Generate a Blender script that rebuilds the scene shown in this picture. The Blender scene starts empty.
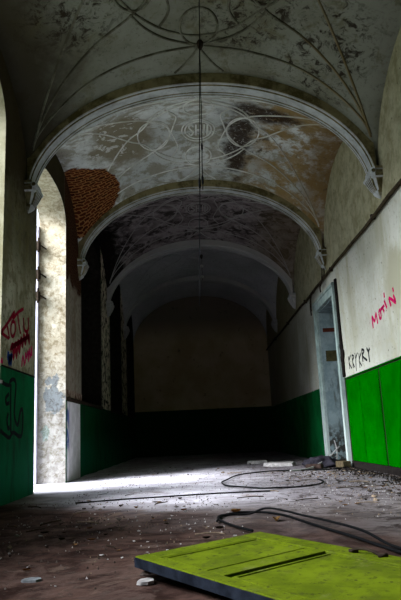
import bpy, bmesh, math, random
from math import sin, cos, pi, sqrt, radians
from mathutils import Vector, Matrix, noise as mnoise

random.seed(11)
SC = bpy.context.scene
COL = SC.collection

# ------------------------------------------------------------------ place
XL, XR = -1.703, 2.073                 # faces of the two long walls
XC, HX = (XL + XR) / 2, (XR - XL) / 2
ARCH = [-2.65, 0.3, 3.25, 6.2, 9.1, 12.1, 15.0, 17.2]   # arch lines along the hall
ZS = 3.05                              # springing of arches and vaults
WT = 0.36                              # wall thickness
YB, YE = ARCH[0], ARCH[-1]

# ------------------------------------------------------------------ objects
def link(o, parent=None):
    COL.objects.link(o)
    if parent is not None:
        o.parent = parent
    return o

def obj(name, bm, mats, parent=None, smooth=False, angle=None):
    me = bpy.data.meshes.new(name)
    bm.normal_update()
    bm.to_mesh(me); bm.free()
    for m in (mats if isinstance(mats, (list, tuple)) else [mats]):
        me.materials.append(m)
    if smooth:
        for p in me.polygons: p.use_smooth = True
        if angle is not None:
            me.set_sharp_from_angle(angle=radians(angle))
    return link(bpy.data.objects.new(name, me), parent)

def tag(o, label=None, cat=None, group=None, kind=None):
    if label: o['label'] = label
    if cat: o['category'] = cat
    if group: o['group'] = group
    if kind: o['kind'] = kind
    return o

def empty(name, loc, label, cat, group=None, rot=None, kind=None):
    o = bpy.data.objects.new(name, None); COL.objects.link(o)
    o.empty_display_size = 0.1
    o.location = loc
    if rot is not None: o.rotation_euler = rot
    return tag(o, label, cat, group, kind)

def copy_tree(o, parent=None):
    c = o.copy(); COL.objects.link(c)
    if parent is not None: c.parent = parent
    for ch in list(o.children): copy_tree(ch, c)
    return c

# ------------------------------------------------------------------ shapes
def box(bm, x0, x1, y0, y1, z0, z1, bev=0.0, mi=0):
    vs = [bm.verts.new((x, y, z)) for x in (x0, x1) for y in (y0, y1) for z in (z0, z1)]
    fs = [bm.faces.new([vs[i] for i in q]) for q in
          ((0, 1, 3, 2), (4, 6, 7, 5), (0, 4, 5, 1), (2, 3, 7, 6), (0, 2, 6, 4), (1, 5, 7, 3))]
    for f_ in fs: f_.material_index = mi
    if bev > 0:
        es = list({e for f_ in fs for e in f_.edges})
        bmesh.ops.bevel(bm, geom=es, offset=bev, segments=2, profile=0.5, affect='EDGES')
    return bm

def newbox(*a, **k):
    return box(bmesh.new(), *a, **k)

def smooth_path(pts, sub=6):
    P = [Vector(p) for p in pts]
    if len(P) < 3: return P
    out = []
    for i in range(len(P) - 1):
        p0 = P[max(i - 1, 0)]; p1 = P[i]; p2 = P[i + 1]; p3 = P[min(i + 2, len(P) - 1)]
        for k in range(sub):
            t = k / sub
            out.append(0.5 * ((2 * p1) + (p2 - p0) * t + (2 * p0 - 5 * p1 + 4 * p2 - p3) * t * t + (3 * p1 - p0 - 3 * p2 + p3) * t ** 3))
    out.append(P[-1])
    return out

def tube(bm, pts, r, n=8, caps=True, mi=0):
    P = [Vector(p) for p in pts]
    rs = r if isinstance(r, (list, tuple)) else [r] * len(P)
    up = None; rings = []
    for i, p in enumerate(P):
        t = (P[min(i + 1, len(P) - 1)] - P[max(i - 1, 0)]).normalized()
        if up is None:
            up = Vector((0, 0, 1)) if abs(t.z) < 0.9 else Vector((1, 0, 0))
        s = t.cross(up).normalized(); up = s.cross(t).normalized()
        rings.append([bm.verts.new(p + (s * cos(a) + up * sin(a)) * rs[i]) for a in [2 * pi * k / n for k in range(n)]])
    for a, b in zip(rings[:-1], rings[1:]):
        for k in range(n):
            f_ = bm.faces.new((a[k], a[(k + 1) % n], b[(k + 1) % n], b[k])); f_.material_index = mi
    if caps:
        bm.faces.new(list(reversed(rings[0]))).material_index = mi
        bm.faces.new(rings[-1]).material_index = mi
    return bm

def lathe(bm, prof, cx, cy, n=16):
    rings = []
    for r, z in prof:
        rings.append([bm.verts.new((cx + r * cos(2 * pi * k / n), cy + r * sin(2 * pi * k / n), z)) for k in range(n)])
    for a, b in zip(rings[:-1], rings[1:]):
        for k in range(n):
            bm.faces.new((a[k], a[(k + 1) % n], b[(k + 1) % n], b[k]))
    bm.faces.new(list(reversed(rings[0]))); bm.faces.new(rings[-1])
    return bm

def loft(bm, rings, cap=True):
    R = [[bm.verts.new(p) for p in ring] for ring in rings]
    n = len(R[0])
    for a, b in zip(R[:-1], R[1:]):
        for k in range(n):
            bm.faces.new((a[k], a[(k + 1) % n], b[(k + 1) % n], b[k]))
    if cap:
        bm.faces.new(list(reversed(R[0]))); bm.faces.new(R[-1])
    bmesh.ops.recalc_face_normals(bm, faces=bm.faces[:])
    return bm

def stroke(bm, x, pts, w, side, rnd=0.0):
    """painted stroke: a thin raised ribbon on a wall face X = x; pts are (y, z)"""
    P = smooth_path([(0, p[0], p[1]) for p in pts], 5) if len(pts) > 2 else [Vector((0, p[0], p[1])) for p in pts]
    rows = []
    for i, p in enumerate(P):
        t = P[min(i + 1, len(P) - 1)] - P[max(i - 1, 0)]
        if t.length < 1e-6: t = Vector((0, 1, 0))
        t.normalize(); n = Vector((0, -t.z, t.y))
        ww = w * (1 + rnd * random.uniform(-1, 1)) / 2
        a = p + n * ww; b = p - n * ww
        rows.append([bm.verts.new((x + d * side, q.y, q.z)) for q in (a, b) for d in (0.0005, 0.003)])
    for a, b in zip(rows[:-1], rows[1:]):
        bm.faces.new((a[1], a[3], b[3], b[1])); bm.faces.new((a[0], a[1], b[1], b[0])); bm.faces.new((a[3], a[2], b[2], b[3]))
    return bm

# ------------------------------------------------------------------ materials
class G:
    def __init__(s, name, rough=0.9, spec=0.2):
        s.m = bpy.data.materials.new(name); s.m.use_nodes = True
        s.t = s.m.node_tree; s.b = s.t.nodes['Principled BSDF']
        s.b.inputs['Roughness'].default_value = rough
        s.b.inputs['Specular IOR Level'].default_value = spec
        s.tc = s.t.nodes.new('ShaderNodeTexCoord')
        s.P = s.tc.outputs['Object']
        sp = s.t.nodes.new('ShaderNodeSeparateXYZ'); s.t.links.new(s.P, sp.inputs[0])
        s.x, s.y, s.z = sp.outputs
    def n(s, typ, **kw):
        nd = s.t.nodes.new(typ)
        for k, v in kw.items(): setattr(nd, k, v)
        return nd
    def put(s, sock, v):
        if isinstance(v, bpy.types.NodeSocket): s.t.links.new(v, sock)
        elif isinstance(v, (tuple, list)) and sock.type == 'RGBA': sock.default_value = (*v[:3], 1)
        else: sock.default_value = v
    def math(s, op, a, b=0.0, clamp=False):
        nd = s.n('ShaderNodeMath', operation=op, use_clamp=clamp); s.put(nd.inputs[0], a); s.put(nd.inputs[1], b)
        return nd.outputs[0]
    def noise(s, scale, detail=5, rough=0.6, vec=None, dist=0.0, stretch=None):
        v = vec if vec is not None else s.P
        if stretch:
            mp = s.n('ShaderNodeMapping'); s.t.links.new(v, mp.inputs[0]); mp.inputs['Scale'].default_value = stretch; v = mp.outputs[0]
        nd = s.n('ShaderNodeTexNoise'); s.t.links.new(v, nd.inputs['Vector'])
        nd.inputs['Scale'].default_value = scale; nd.inputs['Detail'].default_value = detail
        nd.inputs['Roughness'].default_value = rough; nd.inputs['Distortion'].default_value = dist
        return nd.outputs['Fac']
    def voro(s, scale, feature='F1', vec=None):
        nd = s.n('ShaderNodeTexVoronoi', feature=feature); s.t.links.new(vec if vec is not None else s.P, nd.inputs['Vector'])
        nd.inputs['Scale'].default_value = scale
        return nd.outputs['Distance']
    def rng(s, v, a, b, c=0.0, d=1.0):
        nd = s.n('ShaderNodeMapRange', interpolation_type='SMOOTHSTEP'); s.put(nd.inputs[0], v)
        for i, q in zip((1, 2, 3, 4), (a, b, c, d)): s.put(nd.inputs[i], q)
        return nd.outputs[0]
    def mix(s, f, a, b, mode='MIX'):
        nd = s.n('ShaderNodeMix', data_type='RGBA', blend_type=mode)
        s.put(nd.inputs[0], f); s.put(nd.inputs[6], a); s.put(nd.inputs[7], b)
        return nd.outputs[2]
    def mul(s, a, b): return s.math('MULTIPLY', a, b, True)
    def mx(s, a, b): return s.math('MAXIMUM', a, b)
    def inv(s, a): return s.math('SUBTRACT', 1.0, a, True)
    def blob(s, c, r, soft=0.35, wob=0.5, scale=3.0):
        """a patch with a ragged outline around point c; r = radii (x, y, z)"""
        mp = s.n('ShaderNodeMapping'); s.t.links.new(s.P, mp.inputs[0])
        mp.inputs['Location'].default_value = [-c[i] / r[i] for i in range(3)]
        mp.inputs['Scale'].default_value = [1 / q for q in r]
        ln = s.n('ShaderNodeVectorMath', operation='LENGTH'); s.t.links.new(mp.outputs[0], ln.inputs[0])
        d = s.math('ADD', ln.outputs['Value'], s.math('MULTIPLY', s.math('SUBTRACT', s.noise(scale, 6, 0.65), 0.5), wob * 2))
        return s.rng(d, 1 - soft / 2, 1 + soft / 2, 1.0, 0.0)
    def bump(s, h, strength=0.3, dist=0.01):
        nd = s.n('ShaderNodeBump'); s.put(nd.inputs['Height'], h)
        nd.inputs['Strength'].default_value = strength; nd.inputs['Distance'].default_value = dist
        prev = s.b.inputs['Normal']
        if prev.is_linked: s.t.links.new(prev.links[0].from_socket, nd.inputs['Normal'])
        s.t.links.new(nd.outputs[0], prev)
    def col(s, c): s.put(s.b.inputs['Base Color'], c); return s.m
    def brick(s, scale=1.0, rot=(0, 0, 0), c1=(.22, .055, .018), c2=(.12, .03, .012), mort=(.30, .17, .07)):
        mp = s.n('ShaderNodeMapping'); s.t.links.new(s.P, mp.inputs[0]); mp.inputs['Rotation'].default_value = rot
        v = s.n('ShaderNodeVectorMath', operation='ADD'); s.t.links.new(mp.outputs[0], v.inputs[0])
        nz = s.n('ShaderNodeTexNoise'); s.t.links.new(s.P, nz.inputs[0]); nz.inputs['Scale'].default_value = 9
        sc = s.n('ShaderNodeVectorMath', operation='SCALE'); s.t.links.new(nz.outputs['Color'], sc.inputs[0]); sc.inputs['Scale'].default_value = 0.085
        s.t.links.new(sc.outputs[0], v.inputs[1])
        br = s.n('ShaderNodeTexBrick'); s.t.links.new(v.outputs[0], br.inputs['Vector'])
        s.put(br.inputs['Color1'], c1); s.put(br.inputs['Color2'], c2); s.put(br.inputs['Mortar'], mort)
        br.inputs['Scale'].default_value = scale; br.inputs['Mortar Size'].default_value = 0.007
        br.inputs['Brick Width'].default_value = 0.105; br.inputs['Row Height'].default_value = 0.045
        return br.outputs['Color'], br.outputs['Fac']

def simple(name, c, rough=0.85, var=0.25, scale=14, bump=0.15, spec=0.02):
    g = G(name, rough, spec)
    f = g.noise(scale, 6, 0.65)
    dark = tuple(q * (1 - var) for q in c); light = tuple(min(1, q * (1 + var)) for q in c)
    g.bump(g.noise(scale * 3, 4), bump, 0.005)
    return g.col(g.mix(g.rng(f, .3, .7), dark, light))

def mat_right_wall():
    g = G('right_wall_paint', 0.95, 0.02)
    big = g.noise(0.9, 5, 0.6); fine = g.noise(7, 8, 0.7); streak = g.noise(3.2, 5, 0.6, stretch=(1, 1, .18))
    c = g.mix(g.rng(big, .35, .65), (.33, .33, .27), (.47, .47, .41))
    c = g.mix(g.mul(g.rng(g.noise(22, 6, .7), .55, .68), .5), c, (.17, .16, .11))
    c = g.mix(g.mul(g.rng(streak, .5, .72), .65), c, (.27, .26, .17))
    c = g.mix(g.mul(g.rng(fine, .5, .75), .6), c, (.32, .30, .20))
    # old paint above the pipe is more olive
    up = g.rng(g.z, 2.72, 2.86)
    c = g.mix(g.mul(up, .8), c, g.mix(g.rng(fine, .35, .65), (.20, .18, .085), (.40, .37, .235)))
    pit = g.rng(g.voro(9), .06, .12, 1.0, 0.0)
    pit = g.mul(pit, g.rng(g.noise(2.1, 3), .42, .54))
    c = g.mix(g.mul(pit, .85), c, (.06, .05, .03))
    c = g.mix(g.blob((XR, 5.9, 1.95), (.3, .45, .35), .6, .6, 2.5), c, (.30, .29, .21))
    # darker yellow-brown towards the far bays
    far = g.rng(g.y, 10.5, 14.5)
    c = g.mix(g.mul(far, .65), c, (.20, .16, .08))
    zz = g.math('ADD', g.z, g.math('MULTIPLY', g.math('SUBTRACT', g.noise(6, 5), .5), .035))
    dado = g.rng(zz, 1.176, 1.184, 1.0, 0.0)
    gr = g.mix(g.rng(g.noise(2.5, 6), .35, .65), (.001, .055, .012), (.002, .095, .022))
    gr = g.mix(g.mul(g.rng(g.noise(5, 6, stretch=(1, 1, .3)), .52, .75), .7), gr, (.015, .05, .02))
    c = g.mix(dado, c, gr)
    g.bump(fine, .35, .015); g.bump(g.math('SUBTRACT', 1, pit), .3, .01)
    return g.col(c)

def mat_left_wall():
    g = G('left_wall_paint', 0.95, 0.02)
    big = g.noise(1.3, 5, 0.6); fine = g.noise(8, 8, 0.7); streak = g.noise(3.5, 5, 0.6, stretch=(1, 1, .2))
    c = g.mix(g.rng(big, .35, .65), (.27, .255, .165), (.44, .42, .32))
    c = g.mix(g.mul(g.rng(fine, .48, .62), .65), c, (.11, .095, .04))
    c = g.mix(g.mul(g.rng(g.noise(17, 7, .75, dist=.5), .54, .63), .6), c, (.05, .042, .02))
    c = g.mix(g.mul(g.rng(streak, .45, .7), .7), c, (.16, .14, .07))
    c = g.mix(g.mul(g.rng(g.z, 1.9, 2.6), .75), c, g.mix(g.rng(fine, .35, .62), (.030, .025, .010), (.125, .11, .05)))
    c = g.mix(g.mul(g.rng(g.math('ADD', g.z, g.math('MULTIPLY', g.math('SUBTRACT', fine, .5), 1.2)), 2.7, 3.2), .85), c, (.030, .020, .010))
    # pier between doorway and niche: plaster grey-cream, fallen off above
    pier = g.mul(g.rng(g.y, 8.0, 8.05), g.rng(g.y, 9.28, 9.3, 1, 0))
    pc = g.mix(g.rng(fine, .35, .65), (.19, .155, .115), (.38, .34, .28))
    pc = g.mix(g.mul(g.rng(fine, .5, .62), .7), pc, (.11, .085, .055))
    pc = g.mix(g.mul(g.rng(streak, .48, .66), .75), pc, (.16, .11, .07))
    c = g.mix(pier, c, pc)
    bcol, bf = g.brick(1.0, (0, pi / 2, pi / 2), (.055, .018, .009), (.03, .011, .006), (.07, .038, .02))
    fall = g.mul(pier, g.rng(g.math('ADD', g.z, g.math('MULTIPLY', g.math('SUBTRACT', g.noise(4, 6), .5), .7)), 2.62, 2.72))
    c = g.mix(fall, c, bcol)
    # black mould over the far bays, pale flakes left standing on the piers
    far = g.rng(g.y, 9.2, 9.26)
    fl = g.noise(7.5, 7, .68, dist=.6)
    yy = g.math('MINIMUM', g.math('ABSOLUTE', g.math('SUBTRACT', g.y, 11.82)), g.math('ABSOLUTE', g.math('SUBTRACT', g.y, 14.85)))
    onpier = g.rng(g.math('ADD', yy, g.math('MULTIPLY', g.math('SUBTRACT', fl, .5), 1.0)), .50, .66, 1, 0)
    mould = g.mix(g.mul(onpier, g.rng(fl, .42, .54)), (.009, .009, .007), (.72, .64, .47))
    c = g.mix(far, c, mould)
    # dado
    zz = g.math('ADD', g.z, g.math('MULTIPLY', g.math('SUBTRACT', g.noise(6, 5), .5), .03))
    lim = g.rng(g.y, 7.9, 8.0, 1.183, 1.06)
    dado = g.rng(g.math('SUBTRACT', zz, lim), -.004, .004, 1.0, 0.0)
    gr = g.mix(g.rng(g.noise(2.2, 6), .35, .65), (.003, .065, .02), (.004, .105, .035))
    gr = g.mix(g.mul(far, .6), gr, (.002, .030, .010))
    gr = g.mix(g.mul(g.rng(g.z, .75, .05), .55), gr, (.012, .17, .10))
    gr = g.mix(g.mul(g.rng(g.noise(5, 6, stretch=(1, 1, .3)), .5, .72), .75), gr, (.012, .03, .018))
    c = g.mix(dado, c, gr)
    # red-brown broken band just above the pale panel
    band = g.mul(pier, g.mul(g.rng(zz, 1.02, 1.05), g.rng(zz, 1.16, 1.2, 1, 0)))
    c = g.mix(band, c, g.mix(g.rng(fine, .42, .58), (.10, .035, .02), (.36, .28, .22)))
    c = g.mix(g.mul(g.rng(g.voro(10), .04, .08, 1, 0), g.mul(g.rng(g.noise(2.3, 3), .45, .58), .8)), c, (.035, .03, .02))
    g.bump(fine, .3, .014)
    return g.col(c)

def mat_end_wall():
    g = G('end_wall_paint', 0.95, 0.05)
    f = g.noise(1.1, 6, .6)
    c = g.mix(g.rng(f, .35, .65), (.46, .34, .20), (.62, .48, .31))
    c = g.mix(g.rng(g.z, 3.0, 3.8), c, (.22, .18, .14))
    c = g.mix(g.mul(g.rng(g.noise(6, 7), .6, .75), .7), c, (.06, .045, .03))
    c = g.mix(g.rng(g.z, 1.20, 1.215, 1, 0), c, (.004, .05, .012))
    return g.col(c)

def mat_ceiling():
    g = G('vault_plaster', 0.95, 0.02)
    big = g.noise(1.1, 6, .6); mid = g.noise(3.2, 7, .68, dist=.4); fine = g.noise(12, 8, .7)
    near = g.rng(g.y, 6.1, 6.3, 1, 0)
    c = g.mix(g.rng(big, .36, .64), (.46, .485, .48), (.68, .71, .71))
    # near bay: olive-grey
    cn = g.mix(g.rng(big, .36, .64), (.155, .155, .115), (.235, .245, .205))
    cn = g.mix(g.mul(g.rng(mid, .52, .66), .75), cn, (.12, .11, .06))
    # darker brown towards the left edge of the near bay, black mould up right
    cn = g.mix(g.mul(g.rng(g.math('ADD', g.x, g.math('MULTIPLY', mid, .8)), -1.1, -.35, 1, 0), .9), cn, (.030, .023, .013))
    mold = g.mul(g.rng(g.noise(8, 8, .78, dist=.7), .49, .6), g.mx(g.blob((.75, 5.05, 4.5), (.55, .7, .5), .8, .9, 2.2), g.mx(g.blob((1.45, 5.5, 4.2), (.5, .9, .6), .8, .9, 2.2), g.blob((-.95, 4.9, 4.4), (.45, .5, .5), .9, .9, 2.2))))
    cn = g.mix(g.mul(mold, .92), cn, (.020, .013, .007))
    c1 = g.mix(g.mul(g.rng(mid, .47, .58), .75), c, (.24, .215, .15))
    # ochre damp on the right of the second bay
    och = g.mul(g.rng(g.math('ADD', g.x, g.math('MULTIPLY', mid, .9)), 1.1, 1.7), g.rng(g.noise(3.6, 8, .72), .41, .53))
    c1 = g.mix(g.mul(och, .85), c1, (.26, .165, .05))
    c1 = g.mix(g.mul(g.rng(g.math('ADD', g.x, g.math('MULTIPLY', fine, .5)), 1.75, 2.1), .7), c1, (.16, .095, .03))
    # peeled pale flakes on the left
    fl = g.mul(g.rng(g.noise(6, 7, .7, dist=.5), .55, .585), g.blob((-.95, 7.3, 4.3), (.5, .75, .6), .6, .8, 2.4))
    c1 = g.mix(g.blob((-.85, 7.6, 4.35), (.45, .75, .6), .5, .8, 2.4), c1, (.225, .20, .145))
    c1 = g.mix(g.mul(fl, .9), c1, (.58, .58, .56))
    # dark stain running across, right of the medallion
    st = g.mul(g.rng(g.noise(13, 8, .8, dist=1.2), .35, .46), g.mx(g.blob((.74, 7.95, 4.5), (.19, .9, .5), .9, 1.3, 5), g.blob((1.02, 7.05, 4.4), (.48, .24, .5), .8, .8, 3)))
    c1 = g.mix(g.mul(st, .95), c1, (.03, .017, .010))
    c1 = g.mix(g.mul(g.mul(g.rng(g.noise(6, 8, .75, dist=.9), .5, .6), g.blob((.95, 7.9, 4.45), (.35, .4, .5), .9, .8, 3)), .85), c1, (.045, .03, .018))
    # bare brick in the left corner
    bcol, bf = g.brick(1.0, (0, pi / 4, 0), (.105, .022, .008), (.045, .011, .005), (.27, .13, .045))
    br = g.mx(g.blob((-1.50, 8.50, 3.85), (.60, .62, .66), .05, .22, 3.5), g.blob((-1.40, 6.70, 3.92), (.16, .22, .2), .06, .9, 6))
    c1 = g.mix(br, c1, bcol)
    # third bay: violet-grey with mould; black at left
    c2 = g.mix(g.rng(mid, .4, .6), (.17, .14, .145), (.33, .285, .29))
    c2 = g.mix(g.mul(g.rng(g.noise(4, 8, .72, dist=.8), .5, .58), .9), c2, (.035, .028, .025))
    c2 = g.mix(g.rng(g.math('ADD', g.x, g.math('MULTIPLY', mid, 1.0)), -.98, -.6, 1, 0), c2, (.010, .008, .007))
    c2 = g.mix(g.mul(g.rng(g.x, 1.0, 1.8), .6), c2, (.15, .11, .055))
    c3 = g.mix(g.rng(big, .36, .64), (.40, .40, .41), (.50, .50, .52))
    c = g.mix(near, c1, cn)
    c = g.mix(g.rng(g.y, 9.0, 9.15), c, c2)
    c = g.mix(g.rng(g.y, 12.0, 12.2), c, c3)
    c = g.mix(g.mul(g.rng(g.noise(19, 7, .75), .54, .66), .45), c, (.05, .045, .035))
    c = g.mix(g.mul(g.rng(g.noise(9, 8, .78, dist=.6), .60, .68), .55), c, (.035, .028, .018))
    g.bump(fine, .3, .012); g.bump(mid, .25, .02)
    g.bump(g.mul(g.math('SUBTRACT', 1, bf), br), .6, .02)
    return g.col(c)

def mat_rib():
    g = G('tracery_plaster', .95, .03)
    mid = g.noise(3.2, 7, .68); fine = g.noise(12, 8, .7)
    c = g.mix(g.rng(mid, .4, .6), (.50, .50, .46), (.74, .75, .73))
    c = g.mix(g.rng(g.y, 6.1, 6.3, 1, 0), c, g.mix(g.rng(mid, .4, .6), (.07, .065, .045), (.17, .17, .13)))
    c = g.mix(g.mul(g.rng(g.x, .9, 1.6), .6), c, (.25, .19, .09))
    c = g.mix(g.mul(g.rng(g.y, 9.0, 9.2), .8), c, (.26, .23, .23))
    c = g.mix(g.rng(g.y, 12.0, 12.2), c, (.40, .40, .41))
    return g.col(c)

def mat_arch():
    g = G('arch_plaster', .95, .03)
    mid = g.noise(3.5, 7, .68); fine = g.noise(11, 8, .7)
    c = g.mix(g.rng(mid, .38, .62), (.31, .325, .315), (.48, .505, .515))
    c = g.mix(g.mul(g.rng(fine, .54, .72), .7), c, (.20, .19, .14))
    # shade of the flat arch cheeks, put into a darker olive-brown colour
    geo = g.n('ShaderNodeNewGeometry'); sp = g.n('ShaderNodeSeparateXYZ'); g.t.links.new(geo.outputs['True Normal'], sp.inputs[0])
    side = g.rng(g.math('ABSOLUTE', sp.outputs[1]), .5, .75)      # cheeks picked by normal for the painted shade
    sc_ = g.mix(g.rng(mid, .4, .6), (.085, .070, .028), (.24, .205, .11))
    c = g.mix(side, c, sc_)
    c = g.mix(g.mul(g.rng(g.y, 11, 11.5), .75), c, (.46, .45, .46))
    g.bump(fine, .2, .01)
    return g.col(c)

def mat_reveal():
    g = G('doorway_plaster', .9, .1)
    mid = g.noise(3.0, 7, .68); fine = g.noise(10, 8, .7)
    c = g.mix(g.rng(mid, .38, .62), (.33, .30, .24), (.53, .51, .455))
    c = g.mix(g.mul(g.rng(fine, .5, .64), .75), c, (.24, .19, .12))
    c = g.mix(g.mul(g.rng(g.noise(3, 5, .6, stretch=(1, 1, .25)), .5, .7), .55), c, (.45, .40, .28))
    c = g.mix(g.mul(g.blob((-1.9, 8.1, 3.25), (.20, .5, .34), .8, 1.4, 4.5), .7), c, g.mix(g.rng(fine, .4, .6), (.36, .24, .10), (.50, .42, .30)))
    c = g.mix(g.mul(g.rng(g.noise(4, 7, .7, stretch=(3, 1, .22)), .56, .64), .7), c, (.17, .12, .06))
    c = g.mix(g.mul(g.rng(g.z, 2.0, 3.0), .6), c, g.mix(g.rng(fine, .42, .6), (.74, .71, .63), (.50, .46, .38)))  # upper reveal painted paler to make up for its shade
    c = g.mix(g.mul(g.rng(g.z, .7, 1.9, 1, 0), .8), c, g.mix(g.rng(fine, .42, .6), (.33, .335, .36), (.22, .22, .235)))  # lower reveal darkened in colour to hold back the strong daylight
    c = g.mix(g.mul(g.blob((-1.86, 8.1, 1.08), (.13, .4, .22), .15, 1.5, 6), .85), c, (.13, .155, .19))
    c = g.mix(g.mul(g.blob((-1.96, 8.1, .62), (.05, .4, .10), .3, 1.5, 9), .7), c, (.24, .34, .36))
    c = g.mix(g.mul(g.rng(g.voro(13), .05, .11, 1, 0), g.rng(g.noise(2.6, 3), .5, .6)), c, (.30, .25, .18))
    c = g.mix(1.0, c, g.mix(g.rng(g.noise(14, 8, .75, dist=.6), .46, .62), (.90, .86, .79), (.52, .46, .37)), 'MULTIPLY')
    g.bump(fine, .35, .012)
    return g.col(c)

def mat_window_reveal():
    g = G('window_plaster', .9, .1)
    c = g.mix(g.rng(g.noise(3, 7, .68), .38, .62), (.16, .145, .085), (.25, .235, .16))
    g.bump(g.noise(10, 8, .7), .35, .012)
    return g.col(c)

def mat_floor():
    g = G('dusty_floor', .95, .03)
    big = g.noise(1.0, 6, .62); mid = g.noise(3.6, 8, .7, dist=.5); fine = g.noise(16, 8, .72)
    lit_dust = g.mix(g.rng(mid, .38, .62), (.33, .305, .335), (.50, .475, .515))
    lit_dust = g.mix(g.mul(g.rng(g.math('ADD', g.x, big), .35, 1.6), .85), lit_dust, (.13, .112, .12))  # doorway's pool of light painted in: dust darkens away to the right
    lit_dust = g.mix(g.rng(g.math('ADD', g.y, big), 5.9, 4.6), lit_dust, g.mix(g.rng(mid, .4, .6), (.085, .07, .068), (.16, .138, .138)))  # painted light falls off towards the near end as well
    lit_dust = g.mix(g.mul(g.rng(g.noise(5.5, 8, .75, dist=.8), .50, .60), g.rng(g.math('ADD', g.x, big), .3, 1.6)), lit_dust, (.035, .027, .025))
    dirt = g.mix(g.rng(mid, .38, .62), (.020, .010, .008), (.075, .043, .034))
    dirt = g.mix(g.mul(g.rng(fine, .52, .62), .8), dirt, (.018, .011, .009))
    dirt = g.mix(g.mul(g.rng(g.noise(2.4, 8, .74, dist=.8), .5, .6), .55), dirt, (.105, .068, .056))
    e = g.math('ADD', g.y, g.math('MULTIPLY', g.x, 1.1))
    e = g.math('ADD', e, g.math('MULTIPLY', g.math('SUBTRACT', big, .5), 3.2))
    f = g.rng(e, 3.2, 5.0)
    c = g.mix(f, dirt, lit_dust)
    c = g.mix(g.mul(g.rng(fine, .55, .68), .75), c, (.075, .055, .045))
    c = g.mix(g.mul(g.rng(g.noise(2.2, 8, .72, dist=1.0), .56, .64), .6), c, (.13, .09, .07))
    g.bump(fine, .35, .012); g.bump(mid, .3, .025)
    return g.col(c)

def mat_leaf_door():
    g = G('yellow_green_paint', .8, .05)
    mid = g.noise(5, 7, .68); fine = g.noise(26, 8, .72)
    c = g.mix(g.rng(mid, .35, .65), (.066, .092, .0025), (.118, .158, .004))
    c = g.mix(g.mul(g.rng(g.noise(3, 8, .72, dist=.6), .5, .62), .5), c, (.07, .085, .008))
    c = g.mix(g.mul(g.rng(g.noise(7, 8, .75, dist=.7), .55, .68), .6), c, (.15, .16, .05))
    c = g.mix(g.mul(g.rng(fine, .55, .64), .75), c, (.028, .034, .008))
    c = g.mix(g.mul(g.rng(g.voro(17), .06, .12, 1, 0), g.rng(g.noise(4, 4), .47, .56)), c, (.018, .016, .010))
    c = g.mix(g.mul(g.rng(g.noise(11, 8, .78, dist=1.2), .52, .64), .6), c, (.055, .065, .012))
    g.bump(fine, .2, .004)
    return g.col(c)

def mat_board():
    g = G('green_gloss_boards', .9, 0.0)
    mid = g.noise(2.4, 7, .65); fine = g.noise(20, 7, .7)
    c = g.mix(g.rng(mid, .35, .65), (.0, .062, .0), (.0, .088, .0))
    c = g.mix(g.mul(g.rng(g.noise(9, 6), .62, .70), .4), c, (.0, .03, .0))
    g.bump(g.noise(3, 4, stretch=(1, 1, .2)), .08, .01)
    return g.col(c)

def mat_frame():
    g = G('pale_blue_door_paint', .7, .25)
    mid = g.noise(6, 7, .7); st = g.noise(9, 7, .7, stretch=(1, 1, .15))
    c = g.mix(g.rng(mid, .35, .65), (.20, .27, .25), (.33, .41, .38))
    c = g.mix(g.mul(g.rng(st, .52, .66), .7), c, (.13, .15, .12))
    c = g.mix(g.mul(g.rng(g.z, 1.2, .2), .55), c, (.55, .60, .58))
    g.bump(st, .3, .006)
    return g.col(c)

def mat_lining():
    g = G('doorway_lining_paint', .75, .2)
    mid = g.noise(6, 7, .7); st = g.noise(8, 7, .7, stretch=(1, 1, .2))
    c = g.mix(g.rng(mid, .35, .65), (.15, .21, .22), (.24, .31, .32))
    c = g.mix(g.mul(g.rng(st, .5, .62), .7), c, (.06, .07, .06))
    c = g.mix(g.mul(g.rng(g.z, .75, .3), g.rng(g.noise(12, 6), .42, .56)), c, (.03, .03, .025))
    return g.col(c)

def mat_pale_panel():
    g = G('whitewashed_panel', .85, .15)
    mid = g.noise(5, 7, .7)
    c = g.mix(g.rng(mid, .35, .65), (.56, .55, .56), (.74, .73, .75))
    st = g.mul(g.rng(g.y, 8.22, 8.27, 1, 0), g.mul(g.rng(g.noise(9, 6, stretch=(1, 1, .3)), .40, .5), g.rng(g.z, .35, .45)))
    c = g.mix(g.mul(st, .9), c, (.05, .10, .30))
    c = g.mix(g.mul(g.rng(g.z, .2, 0), .5), c, (.3, .27, .25))
    return g.col(c)

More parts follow.
